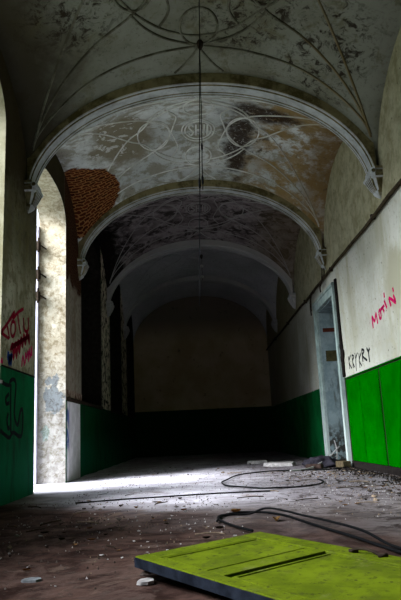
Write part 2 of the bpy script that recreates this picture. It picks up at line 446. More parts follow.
M = dict(
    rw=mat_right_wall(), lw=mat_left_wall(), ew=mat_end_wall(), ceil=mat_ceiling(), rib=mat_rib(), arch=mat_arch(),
    reveal=mat_reveal(), wreveal=mat_window_reveal(), floor=mat_floor(), leaf_door=mat_leaf_door(), board=mat_board(), frame=mat_frame(), lining=mat_lining(), pale=mat_pale_panel(),
    dark_wood=simple('blackened_wood', (.018, .015, .012), .9, .4), slot=simple('dark_bare_wood', (.012, .010, .009), .95, .4, 20),
    edge=simple('grey_painted_edge', (.012, .015, .022), .8, .5, 16),
    cable=simple('black_rubber', (.004, .004, .0045), .8, .2, 30, .05, .08),
    iron=simple('rusty_dark_iron', (.030, .022, .016), .75, .5, 25),
    pipe=simple('dark_painted_pipe', (.045, .034, .020), .75, .5, 6),
    pale_wire=simple('pale_grey_wire', (.34, .33, .32), .6, .2, 30),
    magenta=simple('magenta_spray_paint', (.42, .004, .075), .7, .15), dred=simple('dark_red_spray_paint', (.20, .004, .018), .7, .2),
    blue=simple('blue_spray_paint', (.012, .05, .24), .7, .2), black=simple('black_spray_paint', (.008, .010, .011), .8, .3),
    plaster=simple('broken_plaster', (.34, .32, .31), .95, .3, 22, .4), greyp=simple('grey_slate', (.17, .18, .19), .9, .3, 18, .3),
    leaf=simple('dry_brown_leaf', (.16, .085, .035), .8, .5, 30), leafd=simple('dark_wet_leaf', (.035, .026, .018), .8, .4, 30), leafo=simple('orange_dry_leaf', (.20, .11, .04), .75, .3, 30),
    wood=simple('weathered_wood', (.16, .12, .085), .9, .4, 18), brickm=simple('loose_yellow_brick', (.075, .058, .034), .9, .3, 22, .4), brickr=simple('loose_red_brick', (.04, .026, .022), .9, .35, 22, .4),
    soil=simple('black_debris', (.075, .058, .050), .95, .6, 24, .4), rag=simple('dirty_rag', (.022, .02, .026), .95, .5, 12, .3),
    stripe_r=simple('red_brown_band', (.085, .025, .016), .8, .3), stripe_o=simple('olive_brown_band', (.055, .048, .022), .8, .3),
    white_frame=simple('lavender_white_paint', (.62, .60, .74), .6, .15), ground=simple('pale_gravel', (.16, .17, .13), .95, .3, 6, .3),
    room=simple('grey_room_plaster', (.22, .24, .24), .95, .3, 3), porcelain=simple('white_porcelain', (.75, .75, .73), .3, .05, 20, 0, .5),
)

# ------------------------------------------------------------------ walls with openings
def arch_pts(c, h, spring, rise, n=18, ex=2.25):
    out = []
    for k in range(n + 1):
        a = pi * k / n
        out.append((c + h * math.copysign(abs(cos(a)) ** (2 / ex), cos(a)), spring + rise * abs(sin(a)) ** (2 / ex)))
    return out                                         # from the +Y side over the crown to the -Y side

def wall_curve(name, outline, holes, x0, x1, mat):
    cu = bpy.data.curves.new(name + '_outline', 'CURVE'); cu.dimensions = '2D'; cu.fill_mode = 'BOTH'
    cu.extrude = abs(x1 - x0) / 2
    for loop in [outline] + holes:
        sp = cu.splines.new('POLY'); sp.points.add(len(loop) - 1)
        for p, q in zip(sp.points, loop): p.co = (q[0], q[1], 0, 1)
        sp.use_cyclic_u = True
    tmp = bpy.data.objects.new('tmp', cu)
    COL.objects.link(tmp)
    me = bpy.data.meshes.new_from_object(tmp.evaluated_get(bpy.context.evaluated_depsgraph_get()))
    bpy.data.objects.remove(tmp); bpy.data.curves.remove(cu)
    xm = (x0 + x1) / 2
    for v in me.vertices:
        a, b, c = v.co; v.co = (xm + c, a, b)
    me.name = name; me.materials.clear(); me.materials.append(mat)
    bm = bmesh.new(); bm.from_mesh(me); bmesh.ops.remove_doubles(bm, verts=bm.verts[:], dist=1e-5)
    bmesh.ops.recalc_face_normals(bm, faces=bm.faces[:]); bm.to_mesh(me); bm.free()
    for p in me.polygons: p.use_smooth = False
    return link(bpy.data.objects.new(name, me))

DOOR = (7.325, .785, 3.34, .43, 18, 2.7)                        # doorway in the left wall: centre, half width, springing, rise
NEARW = [(4.60, .785, 3.42, .55), (1.65, .785, 3.42, .55), (-1.25, .785, 3.42, .55)]
FARW = [(10.22, .94, 3.3, .62), (13.35, .9, 3.3, .62), (16.05, .62, 3.3, .6)]
SILL_N, SILL_F = 1.02, 1.07
def hole(w, z0): return arch_pts(*w) + [(w[0] - w[1], z0), (w[0] + w[1], z0)]
dc, dh = DOOR[0], DOOR[1]
outl = [(YB, -.12), (dc - dh, -.12)] + [(dc - dh, DOOR[2])] + list(reversed(arch_pts(*DOOR)))[1:-1] + [(dc + dh, DOOR[2]), (dc + dh, -.12), (YE + .3, -.12), (YE + .3, 4.8), (YB, 4.8)]
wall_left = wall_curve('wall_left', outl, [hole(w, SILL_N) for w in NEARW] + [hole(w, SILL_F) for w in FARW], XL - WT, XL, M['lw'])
tag(wall_left, kind='structure')
RD = (8.70, 9.94, 2.42)                                # opening in the right wall: near, far, head
RT = .42
outr = [(YB, -.12), (RD[0], -.12), (RD[0], RD[2]), (RD[1], RD[2]), (RD[1], -.12), (YE + .3, -.12), (YE + .3, 4.8), (YB, 4.8)]
wall_right = wall_curve('wall_right', outr, [], XR, XR + RT, M['rw'])
tag(wall_right, kind='structure')
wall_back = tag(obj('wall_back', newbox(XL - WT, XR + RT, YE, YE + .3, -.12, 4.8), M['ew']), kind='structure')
wall_front = tag(obj('wall_front', newbox(XL - WT, XR + RT, YB - .3, YB, -.12, 4.8), M['rw']), kind='structure')

# ------------------------------------------------------------------ floor and ground outside
bm = bmesh.new()
nx, ny = 76, 230
fx0, fx1 = XL - WT - .02, XR + .02
gv = []
for j in range(ny + 1):
    y = YB + (YE - YB) * j / ny
    row = []
    for i in range(nx + 1):
        x = fx0 + (fx1 - fx0) * i / nx
        z = .010 * mnoise.fractal(Vector((x * 1.3, y * 1.3, 0)), 1.0, 2.0, 4) - .004
        row.append(bm.verts.new((x, y, min(z, .006))))
    gv.append(row)
for j in range(ny):
    for i in range(nx):
        bm.faces.new((gv[j][i], gv[j][i + 1], gv[j + 1][i + 1], gv[j + 1][i]))
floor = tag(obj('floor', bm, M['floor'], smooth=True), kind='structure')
tag(obj('ground', newbox(-45, XL - WT - .02, -40, 50, -.25, -.012), M['ground']), kind='structure')

# ------------------------------------------------------------------ vaults
RT_, RL_, PW = 1.36, 1.15, 4
def vz(x, y, a, b):
    v = (y - (a + b) / 2) / ((b - a) / 2); u = (x - XC) / HX
    e1 = RT_ * sqrt(max(0, 1 - u * u)); e2 = RL_ * sqrt(max(0, 1 - v * v))
    return ZS + (e1 ** PW + e2 ** PW) ** (1 / PW)
bm = bmesh.new()
NU, NV = 72, 48
for a, b in zip(ARCH[:-1], ARCH[1:]):
    rows = []
    for j in range(NV + 1):
        v = -cos(pi * j / NV); y = (a + b) / 2 + v * (b - a) / 2
        row = []
        for i in range(NU + 1):
            u = -cos(pi * i / NU)
            x = XC + HX * u
            z = vz(x, y, a, b)
            if i in (0, NU): x += math.copysign(.03, u)
            row.append(bm.verts.new((x, y, z)))
        rows.append(row)
    for j in range(NV):
        for i in range(NU):
            bm.faces.new((rows[j][i], rows[j + 1][i], rows[j + 1][i + 1], rows[j][i + 1]))
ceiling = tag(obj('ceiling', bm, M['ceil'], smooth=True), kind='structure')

# tracery of each vault, drawn on one corner and mirrored to the other three
def mir(pts): return [[(su * u, sv * v) for u, v in pts] for su in (1, -1) for sv in (1, -1)]
def ell(cu, cv, ru, rv, n=24): return [(cu + ru * cos(2 * pi * k / n), cv + rv * sin(2 * pi * k / n)) for k in range(n + 1)]
T = []
T += mir([(.955, .90), (.92, .84), (.82, .65), (.69, .38), (.57, .12), (.49, -.03), (.40, -.14), (.32, -.31), (.20, -.46), (.08, -.535), (0, -.55)])
T += mir([(.96, .905), (.92, .85), (.77, .68), (.56, .48), (.345, .31), (.23, .13), (.17, -.15), (.155, -.32), (.21, -.45)])
T += mir([(.962, .915), (.92, .87), (.78, .81), (.55, .73), (.27, .68), (0, .65)])
T += mir([(.35, .30), (.28, .44), (.17, .56), (0, .645)])
T += mir([(0, .66), (.07, .80), (.14, .90)])
RC = [ell(.32, 0, .115, .275), ell(-.32, 0, .115, .275), ell(0, .47, .10, .165), ell(0, -.47, .10, .165), ell(0, 0, .118, .205), ell(0, 0, .095, .165)]
def on_vault(u, v, a, b, off=.0):
    x = XC + HX * u; y = (a + b) / 2 + v * (b - a) / 2
    return Vector((x, y, vz(x, y, a, b) - off))
RR = {2: .0125, 3: .0105, 4: .0085, 5: .005}
for bi in range(2, 6):
    a, b = ARCH[bi], ARCH[bi + 1]
    bm = bmesh.new()
    for pts in T:
        P = smooth_path([(p[0], p[1], 0) for p in pts], 7)
        run = []
        for p in P + [None]:
            q = on_vault(p.x, p.y, a, b, .004) if p is not None else None
            if q is not None and not (bi == 3 and ((q.x + 1.5) / .58) ** 2 + ((q.y - 8.5) / .60) ** 2 + ((q.z - 3.85) / .66) ** 2 < .95):
                run.append(q)
            else:
                if len(run) > 1: tube(bm, run, RR[bi], 6)
                run = []
    for pts in RC:
        tube(bm, [on_vault(p[0], p[1], a, b, .004) for p in pts], RR[bi], 6)
    obj('tracery_rib', bm, M['rib'], ceiling, smooth=True)
# raised initials on the medallion of each visible vault
LET = [[(-.034, .055), (-.05, .085), (-.066, .05), (-.052, .005), (-.034, -.035), (-.05, -.085), (-.067, -.055)],
       [(-.016, .085), (-.016, -.085)], [(.014, .085), (.014, -.085)], [(-.016, 0), (.014, 0)], [(.044, .085), (.044, -.085)], [(.066, .085), (.066, -.085)]]
for bi in range(2, 5):
    a, b = ARCH[bi], ARCH[bi + 1]
    bm = bmesh.new()
    for pts in LET:
        P = smooth_path([(p[0], -p[1] * 1.15, 0) for p in pts], 4)
        tube(bm, [on_vault(p.x, p.y, a, b, .002) for p in P], .013, 6)
    obj('medallion_lettering', bm, M['rib'], ceiling, smooth=True)

# ------------------------------------------------------------------ transverse arches on corbels
AH, AR = 1.862, 1.25
PROF = [(-.14, -.55), (-.14, .0), (-.13, .008), (-.112, .008), (-.106, -.002), (-.092, -.002), (-.086, .013), (-.056, .013), (-.05, .004),
        (.05, .004), (.056, .013), (.086, .013), (.092, -.002), (.106, -.002), (.112, .008), (.13, .008), (.14, .0), (.14, -.55)]
def corbel(side, y):
    y -= .04
    x = XR if side > 0 else XL
    bm = bmesh.new()
    prof = [(3.16, .120, .205), (3.125, .120, .205), (3.115, .10, .185), (3.085, .10, .185), (3.07, .125, .20), (3.02, .125, .20), (3.005, .105, .165),
            (2.95, .09, .145), (2.90, .07, .115), (2.86, .05, .085), (2.845, .07, .09), (2.82, .06, .08), (2.785, .03, .045), (2.76, .008, .018)]
    rings = []
    for z, p, h in prof:
        ring = []; z = 3.20 + (z - 3.16) * .76; h *= .82; p *= .92
        for s, t in ((0, -1), (.72, -1), (1, -.66), (1, .66), (.72, 1), (0, 1)):
            ring.append((x - side * (p * s - (.02 if s == 0 else 0)), y + h * t, z))
        rings.append(ring)
    loft(bm, rings)
    for k in (-.10, -.05, 0, .05, .10):               # fluting on the front
        tube(bm, [(x - side * .112, y + k * .9, 3.115), (x - side * .095, y + k * .82, 3.07), (x - side * .074, y + k * .6, 3.01), (x - side * .048, y + k * .4, 2.965)], [.016, .017, .014, .009], 6)
    tube(bm, [(x - side * .10, y - .17, 3.15), (x - side * .10, y + .17, 3.15)], .022, 8)
    return bm
for n_, y in enumerate(ARCH[1:-1]):
    y += .035
    bm = bmesh.new(); rings = []
    NA = 64
    for k in range(NA + 1):
        a = pi * k / NA
        ca, sa = cos(a), sin(a)
        px, pz = XC - .018 + AH * ca, ZS + AR * sa
        nrm = Vector((ca / AH, sa / AR)).normalized()
        ring = []
        for dy, d in PROF:
            if d < -.3: ring.append((px + (nrm.x * .0), y + dy, pz + .50 if abs(ca) < .985 else pz + .62))
            else: ring.append((px - nrm.x * d, y + dy, pz - nrm.y * d))
        rings.append(ring)
    loft(bm, rings)
    ar = tag(obj('trim_%d' % (n_ + 1), bm, M['arch'], smooth=True, angle=35), kind='structure')
    for s in (1, -1):
        obj('corbel', corbel(s, y), M['arch'], ar, smooth=True, angle=40)

# ------------------------------------------------------------------ left doorway: plastered reveal, remains of the outer frame
def liner(w, z0, x0, x1, t, mat, name, parent=None):
    c, h, sp, ri = w[:4]; ex = w[5] if len(w) > 5 else 2.25
    pin = [(c + h - t, z0)] + arch_pts(c, h - t, sp, ri - t, 28, ex) + [(c - h + t, z0)]
    pout = [(c + h - .001, z0)] + arch_pts(c, h - .001, sp, ri - .001, 28, ex) + [(c - h + .001, z0)]
    bm = bmesh.new()
    V = [[bm.verts.new((x, p[0], p[1])) for p in pp] for pp in (pin, pout) for x in (x0, x1)]
    n = len(pin)
    for k in range(n - 1):
        for A, B in ((0, 1), (2, 3), (0, 2), (1, 3)):
            bm.faces.new((V[A][k], V[A][k + 1], V[B][k + 1], V[B][k]))
    for k in (0, n - 1): bm.faces.new((V[0][k], V[1][k], V[3][k], V[2][k]))
    bmesh.ops.recalc_face_normals(bm, faces=bm.faces[:])
    return obj(name, bm, mat, parent)
door_1 = tag(liner(DOOR, -.005, XL + .004, XL - WT - .002, .012, M['reveal'], 'door_1'), kind='structure')
bm = newbox(XL - WT - .055, XL - WT + .004, dc + dh - .075, dc + dh - .013, -.005, 3.42, .006)
obj('frame_post', bm, M['white_frame'], door_1)
bm = newbox(XL - WT - .055, XL - WT + .004, dc - dh + .013, dc - dh + .075, -.005, 3.42, .006)
obj('frame_post', bm, M['white_frame'], door_1)
for z in (2.42, 2.72, 3.12):
    bm = newbox(XL - WT - .03, XL - WT + .035, dc + dh - .125, dc + dh - .055, z - .06, z + .06, .008)
    tube(bm, [(XL - WT + .015, dc + dh - .12, z - .10), (XL - WT + .02, dc + dh - .13, z + .10)], .014, 8)
    tube(bm, [(XL - WT + .02, dc + dh - .10, z + .02), (XL - WT + .10, dc + dh - .02, z - .03)], .010, 6)
    obj('hinge', bm, M['iron'], door_1)
for k, w in enumerate(NEARW):                          # near windows: one open arched opening, unseen boards added on the two behind to limit daylight
    o = tag(liner(w, SILL_N, XL + .003, XL - WT - .002, .012, M['wreveal'], 'window_%d' % (k + 1)), kind='structure')
    obj('window_sill', newbox(XL - WT - .03, XL + .03, w[0] - w[1] + .013, w[0] + w[1] - .013, SILL_N, SILL_N + .03, .006), M['plaster'], o)
    if k > 0:
        for i in ((0, 5) if k == 1 else range(6)):
            bw = 2 * w[1] / 6; y0 = w[0] - w[1] + i * bw
            obj('board', newbox(XL - WT - .045, XL - WT - .004, y0 - .002, y0 + bw + .002, SILL_N - .02, 3.98, .004), M['dark_wood'], o)
for k, w in enumerate(FARW):                           # far windows: boarded up
    o = tag(liner(w, SILL_F, XL + .002, XL - WT - .002, .010, M['dark_wood'], 'window_%d' % (k + 4)), kind='structure')
    n = 6; bw = 2 * w[1] / n
    for i in range(n):
        y0 = w[0] - w[1] + i * bw
        obj('board', newbox(XL - WT - .045, XL - WT - .004, y0 - .002, y0 + bw + .002, SILL_F - .02, 3.98, .004), M['dark_wood'], o)
    obj('window_sill', newbox(XL - WT, XL + .035, w[0] - w[1] - .03, w[0] + w[1] + .03, SILL_F - .035, SILL_F + .012, .008), M['iron'], o)
# whitewashed panel on the foot of the pier beyond the doorway
obj('pale_panel', newbox(XL, XL + .022, 8.175, 9.02, 0, 1.02, .004), M['pale'], wall_left)
obj('dado_ledge', newbox(XL, XL + .045, 8.16, 9.25, 1.03, 1.075, .010), M['iron'], wall_left)
obj('dado_cap', newbox(XL, XL + .012, 5.42, 6.53, 1.178, 1.192, .003), M['dark_wood'], wall_left)

# ------------------------------------------------------------------ right doorway
def post(y0, y1, z0, z1):
    bm = newbox(XR - .045, XR + .0, y0, y1, z0, z1, .006)
    box(bm, XR - .060, XR - .044, y0 + (.0 if y0 < 9 else .10), y0 + (.05 if y0 < 9 else (y1 - y0)), z0, z1, .004)
    return bm
door_2 = empty('door_2', (0, 0, 0), None, None, kind='structure')
obj('frame_post', post(8.555, 8.715, 0, 2.57), M['frame'], door_2)
obj('frame_post', post(9.925, 10.085, 0, 2.57), M['frame'], door_2)
bm = newbox(XR - .045, XR, 8.715, 9.925, 2.405, 2.57, .006); box(bm, XR - .060, XR - .044, 8.555, 10.085, 2.52, 2.57, .004)
obj('frame_head', bm, M['frame'], door_2)
LX1 = XR + RT + .05
obj('lining_panel', newbox(XR - .0, LX1, RD[1] - .018, RD[1] + .0, 0, 2.405), M['lining'], door_2)
obj('lining_panel', newbox(XR - .0, LX1, RD[0], RD[0] + .018, 0, 2.405), M['lining'], door_2)
obj('lining_head', newbox(XR, LX1, RD[0] + .018, RD[1] - .018, 2.387, 2.419), M['lining'], door_2)
obj('painted_band', newbox(XR + .045, LX1 - .02, RD[1] - .028, RD[1] - .018, 2.06, 2.125, .002), M['stripe_r'], door_2)
obj('painted_band', newbox(XR + .06, LX1 - .02, RD[1] - .028, RD[1] - .018, 1.58, 1.755, .002), M['stripe_o'], door_2)
obj('threshold', newbox(XR - .03, LX1, RD[0] + .02, RD[1] - .02, -.01, .035, .008), M['iron'], door_2)
# shadow along the near side of the frame, built as a dark lumpy strip
bm = newbox(XR - .03, XR - .001, 8.475, 8.552, 1.20, 2.60, .006)
lump = [(8.50, 1.62, .055), (8.47, 1.52, .06), (8.52, 1.45, .05), (8.49, 1.36, .035)]
for y_, z_, r_ in lump:
    m_ = bmesh.ops.create_icosphere(bm, subdivisions=2, radius=r_, matrix=Matrix.Translation((XR - .02, y_, z_)) @ Matrix.Diagonal((.45, 1, 1.25, 1)))
    for v in m_['verts']: v.co += Vector((0, 1, 1)) * .012 * mnoise.noise(v.co * 40)
obj('shadow_strip', bm, M['slot'], door_2)
# room behind the doorway
bm = bmesh.new()
x0, x1, y0, y1, z1 = XR + RT, XR + RT + 2.4, 7.4, 11.6, 3.0
box(bm, x1, x1 + .15, y0 - .15, y1 + .15, -.1, z1); box(bm, x0, x1, y0 - .15, y0, -.1, z1); box(bm, x0, x1, y1, y1 + .15, -.1, z1); box(bm, x0, x1 + .15, y0 - .15, y1 + .15, z1, z1 + .15)
obj('wall_side_room', bm, M['room'])['kind'] = 'structure'
tag(obj('floor_side_room', newbox(XR + .03, x1, y0, y1, -.1, -.004), M['floor']), kind='structure')

# ------------------------------------------------------------------ green boarding on the near right wall
ys = [-2.6, -1.75, -.9, -.05, .8, 1.65, 2.5, 3.35, 4.2, 5.05, 5.98, 6.895, 7.745, 8.45]
for a, b in zip(ys[:-1], ys[1:]):
    gap = .032 if abs(a - 6.895) < .01 else .014
    gb = .032 if abs(b - 6.895) < .01 else .012
    obj('wainscot_board', newbox(XR - .020, XR + .0, a + gap, b - gb, .088, 1.150, .003), M['board'], wall_right)
obj('wainscot_backing', newbox(XR - .006, XR, YB, 8.55, .0, 1.190), M['slot'], wall_right)
obj('wainscot_cap', newbox(XR - .024, XR, YB, 8.45, 1.168, 1.180, .003), M['board'], wall_right)
obj('baseboard', newbox(XR - .016, XR, YB, 8.54, -.01, .078, .004), M['slot'], wall_right)

# ------------------------------------------------------------------ painted writing on the walls
def paint(name, x, side, strokes, w, mat, parent, label, rnd=.12):
    bm = bmesh.new()
    for s in strokes: stroke(bm, x, s, w, side, rnd)
    o = obj(name, bm, mat, parent); o['label'] = label
    return o
TOTU = [[(5.377, 1.469), (5.556, 1.58), (5.784, 1.741)], [(5.377, 1.471), (5.619, 1.455)], [(5.549, 1.579), (5.596, 1.516), (5.636, 1.457)], [(5.681, 1.603), (5.667, 1.539), (5.707, 1.491), (5.78, 1.514), (5.821, 1.588), (5.791, 1.634), (5.727, 1.633), (5.681, 1.603)], [(5.714, 1.653), (5.881, 1.748), (6.081, 1.83)], [(5.881, 1.743), (5.927, 1.653), (5.993, 1.56)], [(6.086, 1.741), (6.114, 1.639), (6.201, 1.616), (6.278, 1.668), (6.258, 1.774)]]
SCRIB = [[(5.681, 1.344), (5.731, 1.417), (5.777, 1.291), (5.823, 1.442), (5.87, 1.313), (5.918, 1.484), (5.965, 1.371), (6.016, 1.528), (6.062, 1.442), (6.118, 1.568), (6.166, 1.481), (6.224, 1.604), (6.318, 1.515), (6.29, 1.608)], [(5.714, 1.392), (5.9, 1.453), (6.1, 1.518), (6.314, 1.588)]]
AMO = [[(6.054, 1.239), (6.089, 1.352), (6.157, 1.267)], [(6.177, 1.287), (6.184, 1.394), (6.23, 1.347), (6.269, 1.423), (6.306, 1.32)], [(6.318, 1.345), (6.321, 1.455), (6.379, 1.377), (6.41, 1.492), (6.425, 1.395)]]
BLUE = [[(5.616, 1.335), (5.607, 1.27), (5.648, 1.296), (5.636, 1.22), (5.701, 1.314), (5.689, 1.226), (5.718, 1.327)]]
RED2 = [[(5.408, 1.204), (5.427, 1.247), (5.447, 1.203)]]
SQ = [[(5.394, 1.049), (5.528, 1.03), (5.667, 1.03), (5.683, 1.064), (5.79, 1.095), (5.868, 1.057), (5.851, 0.914), (5.839, 0.763), (5.951, 0.674), (6.022, 0.791), (6.092, 0.832), (6.125, 0.761), (6.106, 0.604), (6.016, 0.571), (5.812, 0.608), (5.701, 0.561), (5.561, 0.587), (5.428, 0.621)], [(5.709, 1.044), (5.715, 0.853), (5.74, 0.603)], [(5.655, 0.95), (5.571, 0.908), (5.592, 0.858), (5.671, 0.872)], [(5.65, 0.777), (5.613, 0.714), (5.653, 0.643), (5.694, 0.654)]]
MOT = [[(6.969, 1.615), (6.966, 1.752), (6.887, 1.682), (6.806, 1.758), (6.784, 1.634)], [(6.70, 1.735), (6.685, 1.68), (6.64, 1.675), (6.625, 1.715), (6.645, 1.76), (6.68, 1.765), (6.70, 1.735)], [(6.624, 1.761), (6.473, 1.784)], [(6.554, 1.773), (6.5, 1.71)], [(6.468, 1.832), (6.399, 1.736)], [(6.446, 1.914), (6.445, 1.858)], [(6.258, 1.724), (6.294, 1.822), (6.104, 1.733), (6.159, 1.822)], [(6.147, 1.899), (6.134, 1.85)]]
KRY = [[(8.235, 1.45), (8.221, 1.278)], [(8.106, 1.454), (8.226, 1.375), (8.104, 1.271)], [(8.045, 1.446), (8.029, 1.273)], [(8.045, 1.446), (7.952, 1.414), (8.037, 1.359), (7.956, 1.272)], [(7.885, 1.451), (7.868, 1.365)], [(7.757, 1.44), (7.868, 1.365), (7.896, 1.218)], [(7.696, 1.42), (7.709, 1.239)], [(7.592, 1.414), (7.701, 1.332), (7.609, 1.25)]]
KRY2 = [[(7.548, 1.453), (7.544, 1.295)], [(7.549, 1.45), (7.448, 1.424), (7.534, 1.367), (7.346, 1.289)], [(7.325, 1.437), (7.259, 1.377)], [(7.192, 1.416), (7.259, 1.377), (7.253, 1.258)]]
paint('graffiti', XL, 1, TOTU, .034, M['dred'], wall_left, 'dark red TOTU writing on left wall')
paint('graffiti', XL, 1, SCRIB, .042, M['dred'], wall_left, 'dark red scribble under the TOTU writing')
paint('graffiti', XL, 1, AMO + RED2, .026, M['magenta'], wall_left, 'bright red zigzag letters above green dado')
paint('graffiti', XL, 1, BLUE, .05, M['blue'], wall_left, 'blue dab of paint beside the red scribble')
paint('graffiti', XL, 1, SQ, .036, M['black'], wall_left, 'black looping squiggle on the green dado')
paint('graffiti', XR, -1, MOT, .034, M['magenta'], wall_right, "magenta MOTIN' writing on right wall")
paint('graffiti', XR, -1, KRY, .022, M['black'], wall_right, 'thin black KRYKRY letters above the green boards')
paint('graffiti', XR, -1, KRY2, .030, M['black'], wall_right, 'bolder last black letters above the green boards')

# ------------------------------------------------------------------ pipe along the right wall
root = empty('wall_pipe', (XR - .03, YB + .1, 2.78), 'long dark pipe fixed along the right wall under the corbels', 'pipe')
bm = bmesh.new()
L = YE - YB - .12
pts = [(.004 * sin(k * 1.7), L * k / 40, .008 * sin(k * .9) + .006 * sin(k * 2.3)) for k in range(41)]
tube(bm, pts, .021, 8); obj('pipe', bm, M['pipe'], root, smooth=True)
for y in (1.0, 3.0, 5.1, 7.0, 9.0, 11.2, 13.4, 15.6, 17.8):
    bm = newbox(-.025, .03, y - .018, y + .018, -.03, .03, .005)
    obj('bracket', bm, M['iron'], root)
# loose wires by the door head
root = empty('loose_wire', (XR - .02, 9.7, 2.80), 'dark loose wires dangling from the wall pipe above the pale door frame', 'wire')
for P in ([(0, -.62, .22), (-.01, -.60, .12), (-.02, -.62, .02), (-.035, -.5, -.06), (-.05, -.4, -.13), (-.04, -.36, -.2)],
          [(0, -.5, .26), (-.02, -.52, .15), (-.03, -.5, .0), (-.04, -.42, -.08)],
          [(-.03, .0, -.02), (-.05, .12, -.1), (-.05, .3, -.05), (-.05, .42, -.16), (-.05, .45, -.34)],
          [(-.03, .3, -.02), (-.05, .42, -.09), (-.05, .5, -.25), (-.04, .52, -.4)]):
    bm = bmesh.new(); tube(bm, smooth_path(P, 5), .011, 6)
    obj('strand', bm, M['iron'], root, smooth=True)

# ------------------------------------------------------------------ cords hanging from the vaults
def cord(name, x, y, ztop, zbot, r, label, beads=(), knobs=(), lean=0.0):
    root = empty(name, (x, y, zbot), label, 'hanging cord')
    bm = bmesh.new(); H = ztop - zbot
    tube(bm, [(lean * k / 24 + .002 * sin(k * 1.1), .002 * cos(k * 1.7), H * k / 24) for k in range(25)], r, 6)
    obj('cord', bm, M['cable'], root, smooth=True)
    bm = bmesh.new(); lathe(bm, [(.012, H - .10), (.03, H - .06), (.034, H - .02), (.02, H + .01)], lean, 0)
    obj('ceiling_hook', bm, M['iron'], root, smooth=True)
    for z, rr, hh in knobs:
        bm = bmesh.new(); lathe(bm, [(r, z - hh), (rr, z - hh * .5), (rr, z + hh * .5), (r, z + hh)], lean * z / H, 0, 10)
        obj('socket', bm, M['cable'], root, smooth=True)
    for z, rr in beads:
        bm = bmesh.new(); lathe(bm, [(.006, z - rr), (rr, z - rr * .5), (rr, z + rr * .5), (.006, z + rr)], 0, 0, 10)
        obj('insulator', bm, M['porcelain'], root, smooth=True)
    return root
cord('pendant_cord', .060, 4.72, 4.548, 1.50, .0042, 'longest thin black cord hanging down the middle of the hall from nearest vault', knobs=[(1.02, .011, .05)], lean=.134)
cord('pendant_cord', .153, 5.62, 4.476, 2.84, .0050, 'thicker black cord hanging just behind the longest one from the nearest vault', knobs=[(.10, .012, .05), (.45, .010, .04)], lean=.044)
cord('pendant_cord', .262, 13.55, 4.548, 3.95, .0055, 'short far cord with two small white insulators hanging in the dark last vault', beads=[(.08, .034), (.33, .034)])

# ------------------------------------------------------------------ yellow-green door leaf lying on the floor
d = Vector((.80918, .58730, .01762)); n_ = Vector((0, -.03, 1)).normalized()
d = (d - n_ * d.dot(n_)).normalized(); lp = n_.cross(d) * -1
root = empty('fallen_door', (-.249, 2.406, .080), 'yellow-green panelled wooden door leaf lying flat on the dirty floor', 'door', kind='thing')
root.matrix_world = Matrix(((d.x, lp.x, n_.x, -.249), (d.y, lp.y, n_.y, 2.406), (d.z, lp.z, n_.z, .080), (0, 0, 0, 1)))
DW, DL, TH = .612, 1.78, .038
# local: x across the width, y along the length, z up (0 = top face).  lp = -(n x d), so the frame is mirrored; keep faces outward with recalc
def slab(x0, x1, y0, y1, z0, z1, bev=.003):
    bm = newbox(x0, x1, y0, y1, z0, z1, bev); bmesh.ops.recalc_face_normals(bm, faces=bm.faces[:]); return bm
SW = .053
R1, R2 = (.37, .455), (1.26, 1.345)                    # cross rails
obj('stile', slab(0, SW, 0, DL, -TH, 0), M['leaf_door'], root)
obj('stile', slab(DW - .092, DW, 0, DL, -TH, 0), M['leaf_door'], root)
for a, b in ((0, .088), R1, R2, (DL - .10, DL)):
    obj('rail', slab(SW + .0015, DW - .0935, a, b, -TH, -.001), M['leaf_door'], root)
PX0, PX1 = SW + .004, DW - .096
def panel(y0, y1, gap0):
    bm = slab(PX0 + .006, PX1 - .004, y0 + gap0, y1 - .008, -.026, -.006, .004)
    o = obj('panel', bm, M['leaf_door'], root)
    x0, x1, y0, y1 = PX0 + .006, PX1 - .004, y0 + gap0, y1 - .008; q = bmesh.new()
    for r in ((x0, x0 + .012, y0, y1), (x1 - .012, x1, y0, y1), (x0 + .0122, x1 - .0122, y0, y0 + .012), (x0 + .0122, x1 - .0122, y1 - .012, y1)):
        box(q, *r, -.0062, -.0025, .0012)
    bmesh.ops.recalc_face_normals(q, faces=q.faces[:])
    obj('panel_moulding', q, M['leaf_door'], o)
    return o
panel(.0885, .366, .0); panel(.457, 1.258, .026); panel(1.347, DL - .102, .006)
obj('backing', slab(.004, DW - .004, .004, DL - .004, -TH + .001, -.028, .001), M['slot'], root)
obj('edge_strip', slab(-.004, -.0005, 0, DL, -TH, -.004, .001), M['edge'], root)
obj('edge_strip', slab(0, DW, -.004, -.0005, -TH, -.006, .001), M['edge'], root)
bm = bmesh.new()
tube(bm, smooth_path([(.548, .552, .004), (.552, .556, .012), (.562, .585, .017), (.566, .615, .016), (.566, .645, .010), (.57, .66, .004)], 5), .0055, 8)
bmesh.ops.recalc_face_normals(bm, faces=bm.faces[:])
o = obj('handle', bm, M['iron'], root, smooth=True); o['label'] = 'bent black iron handle'
for e in ([(.555, .535, .005), (.565, .565, .006)], [(.556, .66, .005), (.585, .675, .006)]):
    bm = bmesh.new(); tube(bm, e, .0062, 8); bmesh.ops.recalc_face_normals(bm, faces=bm.faces[:])
    obj('handle_foot', bm, M['iron'], o, smooth=True)
